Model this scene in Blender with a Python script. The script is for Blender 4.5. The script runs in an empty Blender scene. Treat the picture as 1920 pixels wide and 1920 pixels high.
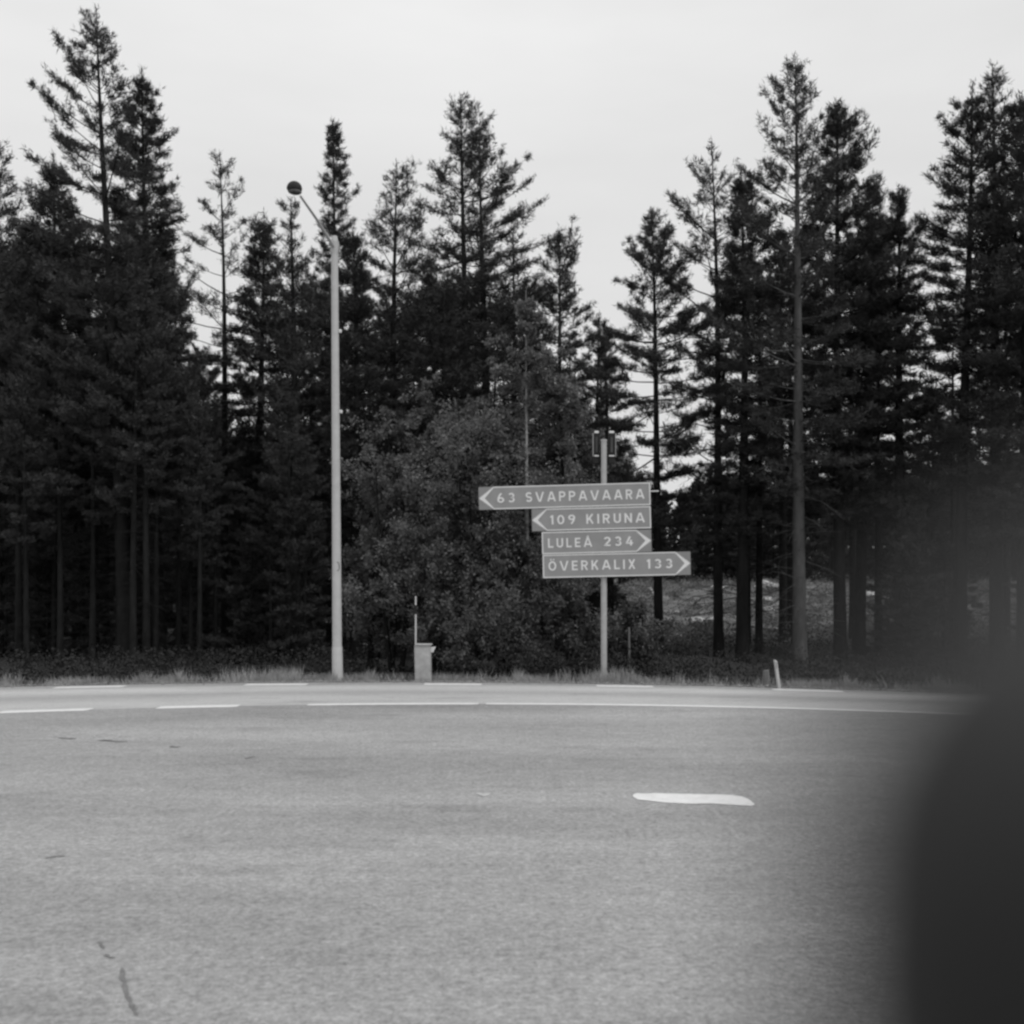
import bpy, bmesh, math, random
import numpy as np
from mathutils import Vector, Matrix

# ------------------------------------------------------------------ camera, sky, sun, exposure
SC = bpy.context.scene
COL = SC.collection
F = 2057.0            # focal length in pixels of the 1920 px photograph
HZ = 1105.0           # pixel row of the horizon
CAMZ = 1.6
R = math.radians

cd = bpy.data.cameras.new('camera')
cam = bpy.data.objects.new('camera', cd)
COL.objects.link(cam)
SC.camera = cam
cam.location = (0, 0, CAMZ)
cam.rotation_euler = (R(90), 0, 0)
cd.sensor_width = 56.0
cd.sensor_height = 56.0
cd.lens = 60.0
cd.shift_y = (HZ - 960.0) / 1920.0
cd.clip_start = 0.005
cd.clip_end = 3000
cd.dof.use_dof = True
cd.dof.focus_distance = 17.0
cd.dof.aperture_fstop = 4.7

SUN_EL, SUN_ROT = R(62), R(140)     # high veiled sun, behind the camera to the right
w = bpy.data.worlds.new('World')
SC.world = w
w.use_nodes = True
nt = w.node_tree
N, L = nt.nodes, nt.links
N.clear()
out = N.new('ShaderNodeOutputWorld')
bg = N.new('ShaderNodeBackground')
bg.inputs['Strength'].default_value = 0.1
L.new(bg.outputs[0], out.inputs[0])
sky = N.new('ShaderNodeTexSky')
sky.sky_type = 'NISHITA'
sky.sun_disc = False
sky.sun_elevation = SUN_EL
sky.sun_rotation = SUN_ROT
bw = N.new('ShaderNodeRGBToBW')
L.new(sky.outputs[0], bw.inputs[0])
tc = N.new('ShaderNodeTexCoord')
sep = N.new('ShaderNodeSeparateXYZ')
L.new(tc.outputs['Generated'], sep.inputs[0])
def wmath(op, a, b=None, clamp=False):
    n = N.new('ShaderNodeMath'); n.operation = op; n.use_clamp = clamp
    for i, v in enumerate((a, b)):
        if v is None: continue
        if isinstance(v, (int, float)): n.inputs[i].default_value = v
        else: L.new(v, n.inputs[i])
    return n.outputs[0]
zc = wmath('MAXIMUM', sep.outputs['Z'], 0.0)
OV_H = 6.0                                            # overcast radiance at the horizon (x strength)
grad = wmath('MULTIPLY_ADD', zc, OV_H * 0.75); N[-1].inputs[2].default_value = OV_H
mp = N.new('ShaderNodeMapping'); mp.inputs['Scale'].default_value = (1.2, 1.2, 4.5)
mp.inputs['Rotation'].default_value = (0.2, 0.25, 0)
L.new(tc.outputs['Generated'], mp.inputs[0])
cn = N.new('ShaderNodeTexNoise'); cn.inputs['Scale'].default_value = 1.6
cn.inputs['Detail'].default_value = 5; cn.inputs['Roughness'].default_value = 0.5
L.new(mp.outputs[0], cn.inputs[0])
cl = N.new('ShaderNodeMapRange')
cl.inputs[1].default_value = 0.3; cl.inputs[2].default_value = 0.7
cl.inputs[3].default_value = 0.92; cl.inputs[4].default_value = 1.08
L.new(cn.outputs[0], cl.inputs[0])
ov = wmath('MULTIPLY', grad, cl.outputs[0])
nis = wmath('MULTIPLY', bw.outputs[0], 0.12)
tot = wmath('ADD', ov, nis)
L.new(tot, bg.inputs['Color'])

sd = bpy.data.lights.new('sun', 'SUN')
so = bpy.data.objects.new('sun', sd)
COL.objects.link(so)
sd.energy = 1.5
sd.angle = R(14)
sd.color = (1.0, 1.0, 1.0)
# towards the sun: rotation measured from +Y, clockwise
sdir = Vector((math.sin(SUN_ROT) * math.cos(SUN_EL), math.cos(SUN_ROT) * math.cos(SUN_EL), math.sin(SUN_EL)))
so.rotation_euler = sdir.to_track_quat('Z', 'Y').to_euler()
so.location = (0, 0, 60)

vs = SC.view_settings
vs.view_transform = 'Standard'
try: vs.look = 'None'
except Exception: pass
vs.exposure = 0.0
vs.gamma = 1.0
vs.use_curve_mapping = False
SC.render.film_transparent = False
SC.cycles.max_bounces = 6
SC.cycles.diffuse_bounces = 3
SC.cycles.pixel_filter_type = 'BLACKMAN_HARRIS'
SC.cycles.filter_width = 2.6

# ------------------------------------------------------------------ helpers
def P(x, y, Y):
    return Vector(((x - 960.0) * Y / F, Y, CAMZ - (y - HZ) * Y / F))
def GX(x, Y): return (x - 960.0) * Y / F
def GP(x, y):                      # pixel on the flat road
    Y = CAMZ * F / (y - HZ)
    return Vector(((x - 960.0) * Y / F, Y, 0))

def tag(o, label=None, cat=None, group=None, kind=None):
    if label: o['label'] = label
    if cat: o['category'] = cat
    if group: o['group'] = group
    if kind: o['kind'] = kind
    return o
def empty(name, loc=(0, 0, 0), label=None, cat=None, group=None):
    o = bpy.data.objects.new(name, None)
    o.empty_display_size = 0.1
    COL.objects.link(o); o.location = loc
    return tag(o, label, cat, group)
def link(name, me, mat, parent=None, loc=None):
    o = bpy.data.objects.new(name, me)
    COL.objects.link(o)
    if mat is not None and len(me.materials) == 0: me.materials.append(mat)
    if parent: o.parent = parent
    if loc is not None: o.location = loc
    return o
def npmesh(name, v, f, smooth=False):
    v = np.asarray(v, dtype=np.float32); f = np.asarray(f, dtype=np.int32)
    k = f.shape[1]
    me = bpy.data.meshes.new(name)
    me.vertices.add(len(v)); me.vertices.foreach_set('co', v.ravel())
    me.loops.add(f.size); me.loops.foreach_set('vertex_index', f.ravel())
    me.polygons.add(len(f))
    me.polygons.foreach_set('loop_start', np.arange(0, f.size, k, dtype=np.int32))
    if smooth: me.polygons.foreach_set('use_smooth', np.ones(len(f), dtype=bool))
    me.update(calc_edges=True)
    return me
def bmobj(name, bm, mat, parent=None, loc=None, smooth=False):
    me = bpy.data.meshes.new(name)
    bmesh.ops.recalc_face_normals(bm, faces=bm.faces)
    bm.to_mesh(me); bm.free()
    if smooth:
        for p in me.polygons: p.use_smooth = True
    return link(name, me, mat, parent, loc)
def box(bm, c, s, rot=None):
    m = Matrix.Translation(c) @ (rot.to_4x4() if rot else Matrix.Identity(4)) @ Matrix.Diagonal((s[0], s[1], s[2], 1))
    return bmesh.ops.create_cube(bm, size=1.0, matrix=m)['verts']
def cyl(bm, p0, p1, r0, r1=None, n=16, caps=True):
    p0, p1 = Vector(p0), Vector(p1); r1 = r0 if r1 is None else r1
    d = p1 - p0
    q = d.to_track_quat('Z', 'Y').to_matrix().to_4x4()
    m = Matrix.Translation((p0 + p1) / 2) @ q
    return bmesh.ops.create_cone(bm, cap_ends=caps, segments=n, radius1=r0, radius2=r1, depth=d.length, matrix=m)['verts']
def prism(bm, pts, y0, y1):        # polygon in x,z extruded along y
    a = [bm.verts.new((p[0], y0, p[1])) for p in pts]
    b = [bm.verts.new((p[0], y1, p[1])) for p in pts]
    n = len(pts)
    bm.faces.new(a); bm.faces.new(b[::-1])
    for i in range(n):
        bm.faces.new((a[i], a[(i + 1) % n], b[(i + 1) % n], b[i]))
def bevel(bm, w, seg=2):
    bmesh.ops.bevel(bm, geom=[e for e in bm.edges], offset=w, segments=seg, affect='EDGES', profile=0.5)

def material(name, base, rough=0.8, var=0.0, scale=5.0, detail=4, bump=0.0, bscale=None, metal=0.0, stretch=None, spec=0.3, coord='Object', trans=0.0, lo=None):
    m = bpy.data.materials.new(name); m.use_nodes = True
    t = m.node_tree; n, l = t.nodes, t.links
    p = n['Principled BSDF']
    p.inputs['Roughness'].default_value = rough
    p.inputs['Metallic'].default_value = metal
    p.inputs['Specular IOR Level'].default_value = spec
    p.inputs['Base Color'].default_value = (base, base, base, 1)
    c = n.new('ShaderNodeTexCoord'); src = c.outputs[coord]
    if stretch:
        mpp = n.new('ShaderNodeMapping'); mpp.inputs['Scale'].default_value = stretch
        l.new(src, mpp.inputs[0]); src = mpp.outputs[0]
    if var > 0:
        z = n.new('ShaderNodeTexNoise'); z.inputs['Scale'].default_value = scale
        z.inputs['Detail'].default_value = detail; z.inputs['Roughness'].default_value = 0.6
        l.new(src, z.inputs[0])
        r = n.new('ShaderNodeMapRange')
        r.inputs[1].default_value = 0.25; r.inputs[2].default_value = 0.75
        r.inputs[3].default_value = base * (1 - var); r.inputs[4].default_value = base * (1 + var)
        l.new(z.outputs[0], r.inputs[0])
        l.new(r.outputs[0], p.inputs['Base Color'])
    if bump > 0:
        z2 = n.new('ShaderNodeTexNoise'); z2.inputs['Scale'].default_value = bscale or scale * 4
        z2.inputs['Detail'].default_value = 5
        l.new(src, z2.inputs[0])
        b = n.new('ShaderNodeBump'); b.inputs['Strength'].default_value = bump; b.inputs['Distance'].default_value = 0.02
        l.new(z2.outputs[0], b.inputs['Height']); l.new(b.outputs[0], p.inputs['Normal'])
    if trans > 0:
        o = n['Material Output']
        tr = n.new('ShaderNodeBsdfTranslucent'); tr.inputs[0].default_value = (base, base, base, 1)
        mx = n.new('ShaderNodeMixShader'); mx.inputs[0].default_value = trans
        l.new(p.outputs[0], mx.inputs[1]); l.new(tr.outputs[0], mx.inputs[2]); l.new(mx.outputs[0], o.inputs[0])
    return m

M = {}
M['needle'] = material('pine_needles', 0.056, 0.75, 0.35, 1.1, 3, spec=0.15)
M['needle_dark'] = material('spruce_needles', 0.046, 0.75, 0.3, 1.1, 3, spec=0.12)
M['bark'] = material('pine_bark', 0.019, 0.95, 0.55, 6, 5, bump=0.6, bscale=18, stretch=(1, 1, 0.25), spec=0.1)
M['bark_light'] = material('pale_pine_bark', 0.085, 0.95, 0.5, 6, 5, bump=0.6, bscale=18, stretch=(1, 1, 0.25), spec=0.1)
M['birch'] = material('birch_bark', 0.22, 0.8, 0.5, 7, 4, stretch=(1, 1, 2.0), spec=0.2)
M['leaf'] = material('birch_leaves', 0.15, 0.55, 0.6, 2.2, 3, spec=0.35, trans=0.4)
M['leaf_dark'] = material('shrub_leaves', 0.12, 0.55, 0.6, 2.2, 3, spec=0.3, trans=0.35)
M['grass'] = material('verge_grass', 0.30, 0.8, 0.35, 2.0, 3, spec=0.15)
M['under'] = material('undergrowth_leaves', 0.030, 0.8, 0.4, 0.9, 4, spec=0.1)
M['heath'] = material('clearing_heath', 0.125, 0.9, 0.6, 0.8, 5, spec=0.1)
M['rock'] = material('granite', 0.34, 0.9, 0.35, 4, 5, bump=0.5, spec=0.2)
M['log'] = material('weathered_log', 0.3, 0.9, 0.4, 6, 4, stretch=(0.3, 3, 3), spec=0.1)
M['galv'] = material('galvanised_steel', 0.44, 0.55, 0.10, 9, 5, spec=0.35)
M['galv2'] = material('galvanised_sleeve', 0.50, 0.6, 0.10, 9, 5, spec=0.35)
M['post'] = material('grey_post_steel', 0.37, 0.6, 0.12, 12, 5, spec=0.3)
M['dark'] = material('dark_metal', 0.024, 0.75, 0.2, 8, 3, spec=0.15)
M['plate'] = material('sign_face', 0.25, 0.55, 0.13, 3, 6, spec=0.3)
M['plateback'] = material('sign_corner_face', 0.225, 0.6, 0.08, 4, 4, spec=0.3)
M['white'] = material('white_sign_film', 0.66, 0.5, 0.05, 6, 4, spec=0.3)
M['cabinet'] = material('stained_cabinet', 0.36, 0.85, 0.28, 7, 6, bump=0.1, bscale=30, spec=0.2)
M['stake'] = material('white_plastic', 0.5, 0.6, 0.1, 10, 3, spec=0.3)
M['black'] = material('black_band', 0.02, 0.7, spec=0.2)
M['wood'] = material('grey_wood', 0.16, 0.9, 0.3, 10, 4, stretch=(3, 3, .4), spec=0.1)
M['paint'] = material('road_paint', 0.60, 0.75, 0.12, 9, 6, spec=0.2)
M['paint_old'] = material('worn_road_paint', 0.38, 0.8, 0.2, 14, 6, spec=0.2)
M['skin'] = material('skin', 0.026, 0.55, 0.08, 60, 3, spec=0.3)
M['cloth'] = material('jacket_cloth', 0.02, 0.95, 0.2, 60, 3, spec=0.05)
M['camplastic'] = material('black_plastic', 0.015, 0.45, spec=0.35)

for nm_ in ('paint', 'paint_old'):
    t = M[nm_].node_tree; n, l = t.nodes, t.links
    p = n['Principled BSDF']; c = n.new('ShaderNodeTexCoord')
    z = n.new('ShaderNodeTexNoise'); z.inputs['Scale'].default_value = 38; z.inputs['Detail'].default_value = 6; z.inputs['Roughness'].default_value = .75
    l.new(c.outputs['Object'], z.inputs[0])
    r = n.new('ShaderNodeMapRange'); r.inputs[1].default_value = .60; r.inputs[2].default_value = .66; l.new(z.outputs[0], r.inputs[0])
    mx = n.new('ShaderNodeMix'); l.new(r.outputs[0], mx.inputs[0])
    src = p.inputs['Base Color'].links[0].from_socket; l.new(src, mx.inputs[2]); mx.inputs[3].default_value = .30
    l.new(mx.outputs[0], p.inputs['Base Color'])

# ------------------------------------------------------------------ ground and roads
def sst(a, b, x):
    t = np.clip((x - a) / (b - a), 0, 1); return t * t * (3 - 2 * t)
def quadcurve(x, x0, y0, k, lim):
    d = np.abs(np.asarray(x, float) - x0)
    return y0 - np.where(d < lim, k * d * d, k * lim * lim + 2 * k * lim * (d - lim))
def y_centre(x): return quadcurve(x, -0.7, 15.32, 0.030, 7.5)
def y_edge(x): return quadcurve(x, -2.2, 18.5, 0.025, 8.0)
def y_pave(x): return y_edge(x) + 0.42
def gz(x, y):
    x = np.asarray(x, float); y = np.asarray(y, float)
    e = y - y_pave(x)
    z = -0.03 + 0.05 * sst(0.0, 0.8, e) - 0.16 * sst(1.5, 4.5, e) + 0.16 * sst(6, 14, e)
    z = z + 2.05 * sst(30, 84, y) * sst(-14, 6, x) + 0.9 * sst(40, 95, y) * (1 - sst(-14, 6, x))
    bump = 0.10 * np.sin(x * 1.1 + 0.7 * np.sin(y * 0.6)) * np.cos(y * 0.8 + x * 0.3) + 0.05 * np.sin(2.7 * x + 1.3 * y)
    return z + bump * sst(3, 9, e) + 3.2 * sst(118, 150, y)

def grid_mesh(name, xs, ys, zf):
    X, Y = np.meshgrid(xs, ys)
    v = np.stack([X.ravel(), Y.ravel(), zf(X, Y).ravel()], 1)
    nx, ny = len(xs), len(ys)
    i = np.arange(nx * ny).reshape(ny, nx)
    f = np.stack([i[:-1, :-1].ravel(), i[:-1, 1:].ravel(), i[1:, 1:].ravel(), i[1:, :-1].ravel()], 1)
    return npmesh(name, v, f, True)

xs = np.unique(np.concatenate([np.linspace(-700, -60, 12), np.linspace(-60, 60, 161), np.linspace(60, 700, 12)]))
ys = np.unique(np.concatenate([np.linspace(-500, -20, 8), np.linspace(-20, 14, 18), np.linspace(14, 60, 116), np.linspace(60, 130, 60), np.linspace(130, 900, 12)]))
def ground_z(X, Y):
    z = gz(X, Y)
    return np.where(Y < y_pave(X) + 0.05, -0.04, z)
gm = bpy.data.materials.new('forest_floor'); gm.use_nodes = True
t = gm.node_tree; n, l = t.nodes, t.links
p = n['Principled BSDF']; p.inputs['Roughness'].default_value = 0.95; p.inputs['Specular IOR Level'].default_value = 0.1
c = n.new('ShaderNodeTexCoord')
n1 = n.new('ShaderNodeTexNoise'); n1.inputs['Scale'].default_value = 0.8; n1.inputs['Detail'].default_value = 9; n1.inputs['Roughness'].default_value = 0.72
l.new(c.outputs['Object'], n1.inputs[0])
r1 = n.new('ShaderNodeMapRange'); r1.inputs[1].default_value = 0.35; r1.inputs[2].default_value = 0.7; r1.inputs[3].default_value = 0.024; r1.inputs[4].default_value = 0.06
l.new(n1.outputs[0], r1.inputs[0])
r2 = n.new('ShaderNodeMapRange'); r2.inputs[1].default_value = 0.35; r2.inputs[2].default_value = 0.68; r2.inputs[3].default_value = 0.03; r2.inputs[4].default_value = 0.20
l.new(n1.outputs[0], r2.inputs[0])
sx = n.new('ShaderNodeSeparateXYZ'); l.new(c.outputs['Object'], sx.inputs[0])
n2 = n.new('ShaderNodeTexNoise'); n2.inputs['Scale'].default_value = 0.12; l.new(c.outputs['Object'], n2.inputs[0])
def gmr(sock, a, b):
    m_ = n.new('ShaderNodeMapRange'); m_.interpolation_type = 'SMOOTHSTEP'
    m_.inputs[1].default_value = a; m_.inputs[2].default_value = b; l.new(sock, m_.inputs[0]); return m_.outputs[0]
def gma(op, a, b):
    m_ = n.new('ShaderNodeMath'); m_.operation = op
    for i_, v_ in enumerate((a, b)):
        if isinstance(v_, (int, float)): m_.inputs[i_].default_value = v_
        else: l.new(v_, m_.inputs[i_])
    return m_.outputs[0]
wob = gma('MULTIPLY', gma('SUBTRACT', n2.outputs[0], 0.5), 22.0)
mk = gma('MULTIPLY', gmr(gma('ADD', sx.outputs['Y'], wob), 32, 44), gmr(gma('ADD', sx.outputs['X'], wob), 0, 6))
mx = n.new('ShaderNodeMix'); l.new(mk, mx.inputs[0]); l.new(r1.outputs[0], mx.inputs[2]); l.new(r2.outputs[0], mx.inputs[3])
l.new(mx.outputs[0], p.inputs['Base Color'])
bmp = n.new('ShaderNodeBump'); bmp.inputs['Strength'].default_value = 0.8; bmp.inputs['Distance'].default_value = 0.1
n3 = n.new('ShaderNodeTexNoise'); n3.inputs['Scale'].default_value = 3; n3.inputs['Detail'].default_value = 6; l.new(c.outputs['Object'], n3.inputs[0])
l.new(n3.outputs[0], bmp.inputs['Height']); l.new(bmp.outputs[0], p.inputs['Normal'])
tag(link('ground', grid_mesh('ground', xs, ys, ground_z), gm), kind='structure')

def asphalt(name, base, mottling, lanes=False):
    m = bpy.data.materials.new(name); m.use_nodes = True
    t = m.node_tree; n, l = t.nodes, t.links
    p = n['Principled BSDF']; p.inputs['Roughness'].default_value = 0.9; p.inputs['Specular IOR Level'].default_value = 0.15
    c = n.new('ShaderNodeTexCoord')
    def noise(scale, detail, rough, st=None):
        z = n.new('ShaderNodeTexNoise'); z.inputs['Scale'].default_value = scale; z.inputs['Detail'].default_value = detail; z.inputs['Roughness'].default_value = rough
        if st:
            q = n.new('ShaderNodeMapping'); q.inputs['Scale'].default_value = st; l.new(c.outputs['Object'], q.inputs[0]); l.new(q.outputs[0], z.inputs[0])
        else: l.new(c.outputs['Object'], z.inputs[0])
        return z.outputs[0]
    def mr(s, a, b, lo, hi):
        q = n.new('ShaderNodeMapRange'); q.inputs[1].default_value = a; q.inputs[2].default_value = b; q.inputs[3].default_value = lo; q.inputs[4].default_value = hi
        l.new(s, q.inputs[0]); return q.outputs[0]
    def mul(a, b):
        q = n.new('ShaderNodeMath'); q.operation = 'MULTIPLY'
        for i, v in enumerate((a, b)):
            if isinstance(v, (int, float)): q.inputs[i].default_value = v
            else: l.new(v, q.inputs[i])
        return q.outputs[0]
    big = mr(noise(0.35, 5, 0.55, (0.5, 1.6, 1)), 0.3, 0.7, 1 - mottling * 0.85, 1 + mottling * 0.85)
    mid = mr(noise(27, 4, 0.7), 0.3, 0.7, 1 - mottling * 1.5, 1 + mottling * 1.5)
    mid = mul(mid, mr(noise(7, 3, .6), .3, .7, 1 - mottling * .5, 1 + mottling * .5))
    fine = mr(noise(75, 3, 0.7), 0.3, 0.7, 0.72, 1.28)
    stain = mr(noise(1.3, 5, 0.6, (.6, 1.5, 1)), 0.56, 0.72, 1.0, 0.80)
    colr = mul(mul(mul(big, mid), mul(fine, stain)), base)
    if lanes:
        uv = n.new('ShaderNodeUVMap'); uv.uv_map = 'lane'
        s = n.new('ShaderNodeSeparateXYZ'); l.new(uv.outputs[0], s.inputs[0])
        ramp = n.new('ShaderNodeValToRGB'); l.new(s.outputs['Y'], ramp.inputs[0])
        cr = ramp.color_ramp; cr.interpolation = 'B_SPLINE'
        stops = [(0.0, 1.0), (0.16, 1.05), (0.30, 1.0), (0.43, 0.78), (0.52, 0.80), (0.62, 1.08), (0.74, 1.12), (0.82, 0.98), (0.88, 0.72), (1.0, 0.70)]
        while len(cr.elements) > 1: cr.elements.remove(cr.elements[-1])
        cr.elements[0].position = 0; cr.elements[0].color = (stops[0][1] / 1.2,) * 3 + (1,)
        for a, v in stops[1:]:
            e = cr.elements.new(a); e.color = (v / 1.2, v / 1.2, v / 1.2, 1)
        colr = mul(colr, mul(ramp.outputs[0], 1.2))
    l.new(colr, p.inputs['Base Color'])
    b = n.new('ShaderNodeBump'); b.inputs['Strength'].default_value = 0.25; b.inputs['Distance'].default_value = 0.008
    l.new(noise(90, 4, 0.7), b.inputs['Height']); l.new(b.outputs[0], p.inputs['Normal'])
    return m
ROAD = asphalt('worn_asphalt', 0.265, 0.24)
LANE = asphalt('lane_asphalt', 0.37, 0.12, lanes=True)

def strip(name, f0, f1, z, mat, nx=260, ny=12, ext=120, uv=None):
    X = np.concatenate([np.linspace(-ext, -20, 30), np.linspace(-20, 20, nx), np.linspace(20, ext, 30)])
    X = np.unique(X); T = np.linspace(0, 1, ny)
    a = f0(X); b = f1(X)
    v = np.concatenate([np.stack([X, a + (b - a) * tt, np.full_like(X, z)], 1) for tt in T])
    nxx = len(X); i = np.arange(nxx * ny).reshape(ny, nxx)
    f = np.stack([i[:-1, :-1].ravel(), i[:-1, 1:].ravel(), i[1:, 1:].ravel(), i[1:, :-1].ravel()], 1)
    me = npmesh(name, v, f, True)
    if uv:
        lay = me.uv_layers.new(name=uv)
        tt = np.repeat(T, nxx); idx = f.ravel()
        lay.data.foreach_set('uv', np.stack([v[idx, 0], tt[idx]], 1).astype(np.float32).ravel())
    return tag(link(name, me, mat), kind='structure')
strip('side_road', lambda x: np.full_like(x, -60.0) + 0 * x, lambda x: y_centre(x) + 0.02, 0.0, ROAD, ny=40)
strip('main_road', lambda x: y_centre(x) + 0.02, y_pave, 0.0, LANE, uv='lane')

def paint(px, mat, z=0.004, dens=None):
    pts = [GP(*q) for q in px]
    bm = bmesh.new()
    vv = [bm.verts.new((q.x, q.y, z)) for q in pts]
    bm.faces.new(vv)
    return tag(bmobj('road_marking', bm, mat), kind='structure')
def dash(fn, xa, xb, w_, mat, z=0.004, n_=24, rough_ends=True):
    X = np.linspace(xa, xb, n_)
    bm = bmesh.new(); rr = random.Random(int((xa + 50) * 100))
    lo, hi = [], []
    for i, x in enumerate(X):
        y = float(fn(x)); k = 0.75 if i in (0, n_ - 1) else 1 - 0.10 * rr.random()
        k2 = 0.75 if i in (0, n_ - 1) else 1 - 0.10 * rr.random()
        lo.append(bm.verts.new((x, y - w_ / 2 * k, z))); hi.append(bm.verts.new((x, y + w_ / 2 * k2, z)))
    for i in range(n_ - 1): bm.faces.new((lo[i], lo[i + 1], hi[i + 1], hi[i]))
    return tag(bmobj('road_marking', bm, mat), kind='structure')
for a, b, yy in ((15, 165, 1332), (303, 445, 1325), (580, 897, 1320)):
    Y = CAMZ * F / (yy - HZ); dash(y_centre, GX(a, Y), GX(b, Y), 0.23 if a > 500 else .33, M['paint'])
dash(y_centre, GX(911, 15.3), 14.0, 0.20, M['paint'], n_=90)
for k in range(3): dash(y_centre, -9.4 - 2.1 * k, -8.3 - 2.1 * k, 0.2, M['paint'])
for a, b, yy in ((115, 235, 1287), (460, 575, 1284), (795, 903, 1283.3), (1120, 1225, 1288), (1460, 1582, 1297.5)):
    Y = CAMZ * F / (yy - HZ); dash(y_edge, GX(a, Y), GX(b, Y), 0.30, M['paint'])
for k in range(3):
    dash(y_edge, 7.6 + 2.9 * k, 8.6 + 2.9 * k, 0.22, M['paint']); dash(y_edge, -10.6 - 2.9 * k, -9.6 - 2.9 * k, 0.22, M['paint'])
paint([(1186, 1494), (1188, 1490), (1196, 1488), (1208, 1489), (1226, 1488), (1290, 1489.5), (1340, 1490.5), (1372, 1491.5), (1390, 1494), (1403, 1499), (1411, 1505), (1415, 1510), (1409, 1512), (1390, 1511), (1345, 1508), (1332, 1507.5), (1300, 1508), (1250, 1506), (1215, 1502), (1196, 1500)], M['paint'])
paint([(893, 1488), (900, 1487), (907, 1489), (921, 1487.5), (917, 1492), (908, 1494.5), (899, 1492)], M['paint_old'])
# tar-filled cracks
def crack(px, wid, mat):
    bm = bmesh.new(); raw = [GP(*q) for q in px]; pts = []
    for a, b in zip(raw[:-1], raw[1:]):
        for k in range(5): pts.append(a.lerp(b, k / 5) + Vector((random.uniform(-1, 1), random.uniform(-1, 1), 0)) * wid * .45)
    pts.append(raw[-1])
    lo, hi = [], []
    for i, q in enumerate(pts):
        a = pts[max(0, i - 1)]; b = pts[min(len(pts) - 1, i + 1)]
        d = (raw[-1] - raw[0]).normalized(); nrm = Vector((-d.y, d.x, 0)); k = wid * (0.1 if i in (0, len(pts) - 1) else random.uniform(.3, 1.1))
        lo.append(bm.verts.new((q.x - nrm.x * k, q.y - nrm.y * k, 0.003))); hi.append(bm.verts.new((q.x + nrm.x * k, q.y + nrm.y * k, 0.003)))
    for i in range(len(pts) - 1): bm.faces.new((lo[i], lo[i + 1], hi[i + 1], hi[i]))
    tag(bmobj('asphalt_crack', bm, mat), kind='structure')
random.seed(3)
M['tar'] = material('tar_crack', 0.15, 0.8, 0.3, 30, 4, spec=0.2)
crack([(229, 1815), (231, 1840), (236, 1860), (243, 1880), (251, 1892), (256, 1905)], 0.011, M['tar'])
crack([(184, 1765), (190, 1772), (196, 1779)], 0.010, M['tar'])
crack([(196, 1790), (206, 1795), (214, 1797)], 0.014, M['tar'])
crack([(110, 1383), (128, 1385), (141, 1385)], 0.05, M['tar'])
crack([(186, 1388), (204, 1389), (222, 1391), (236, 1391)], 0.06, M['tar'])
crack([(318, 1399), (326, 1401), (336, 1401)], 0.04, M['tar'])
crack([(462, 1423), (470, 1420), (478, 1419)], 0.03, M['tar'])
crack([(86, 1610), (105, 1606), (122, 1605)], 0.02, M['tar'])

# ------------------------------------------------------------------ plant geometry
def unit(a): return a / (np.linalg.norm(a, axis=-1, keepdims=True) + 1e-9)
def blades(c, d, ln, wd, rng):           # triangular needles
    n_ = len(c)
    s = unit(np.cross(d, rng.normal(size=(n_, 3))))
    v = np.empty((n_, 3, 3))
    v[:, 0] = c - s * wd[:, None]; v[:, 1] = c + s * wd[:, None]; v[:, 2] = c + d * ln[:, None]
    return v.reshape(-1, 3), np.arange(n_ * 3).reshape(-1, 3)
def leaves(c, d, ln, wd, rng):           # diamond leaves
    n_ = len(c)
    s = unit(np.cross(d, rng.normal(size=(n_, 3))))
    v = np.empty((n_, 4, 3))
    v[:, 0] = c; v[:, 1] = c + d * (ln * .45)[:, None] + s * wd[:, None]; v[:, 2] = c + d * ln[:, None]; v[:, 3] = c + d * (ln * .45)[:, None] - s * wd[:, None]
    return v.reshape(-1, 3), np.arange(n_ * 4).reshape(-1, 4)
def tubes(segs, k=3):                    # segs: (n, 8) p0 p1 r0 r1
    s = np.asarray(segs, float); n_ = len(s)
    a, b, ra, rb = s[:, :3], s[:, 3:6], s[:, 6], s[:, 7]
    d = unit(b - a); ref = np.where(np.abs(d[:, 2:3]) > .9, np.array([[1., 0, 0]]), np.array([[0., 0, 1]]))
    u = unit(np.cross(d, ref)); w_ = np.cross(d, u)
    ang = np.arange(k) * 2 * math.pi / k
    ring = u[:, None, :] * np.cos(ang)[None, :, None] + w_[:, None, :] * np.sin(ang)[None, :, None]
    v = np.concatenate([a[:, None] + ring * ra[:, None, None], b[:, None] + ring * rb[:, None, None]], 1)
    base = (np.arange(n_) * 2 * k)[:, None]
    i = np.arange(k); j = (i + 1) % k
    f = np.stack([i, j, j + k, i + k], 1)
    return v.reshape(-1, 3), (base[:, :, None] + f[None]).reshape(-1, 4)

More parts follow.
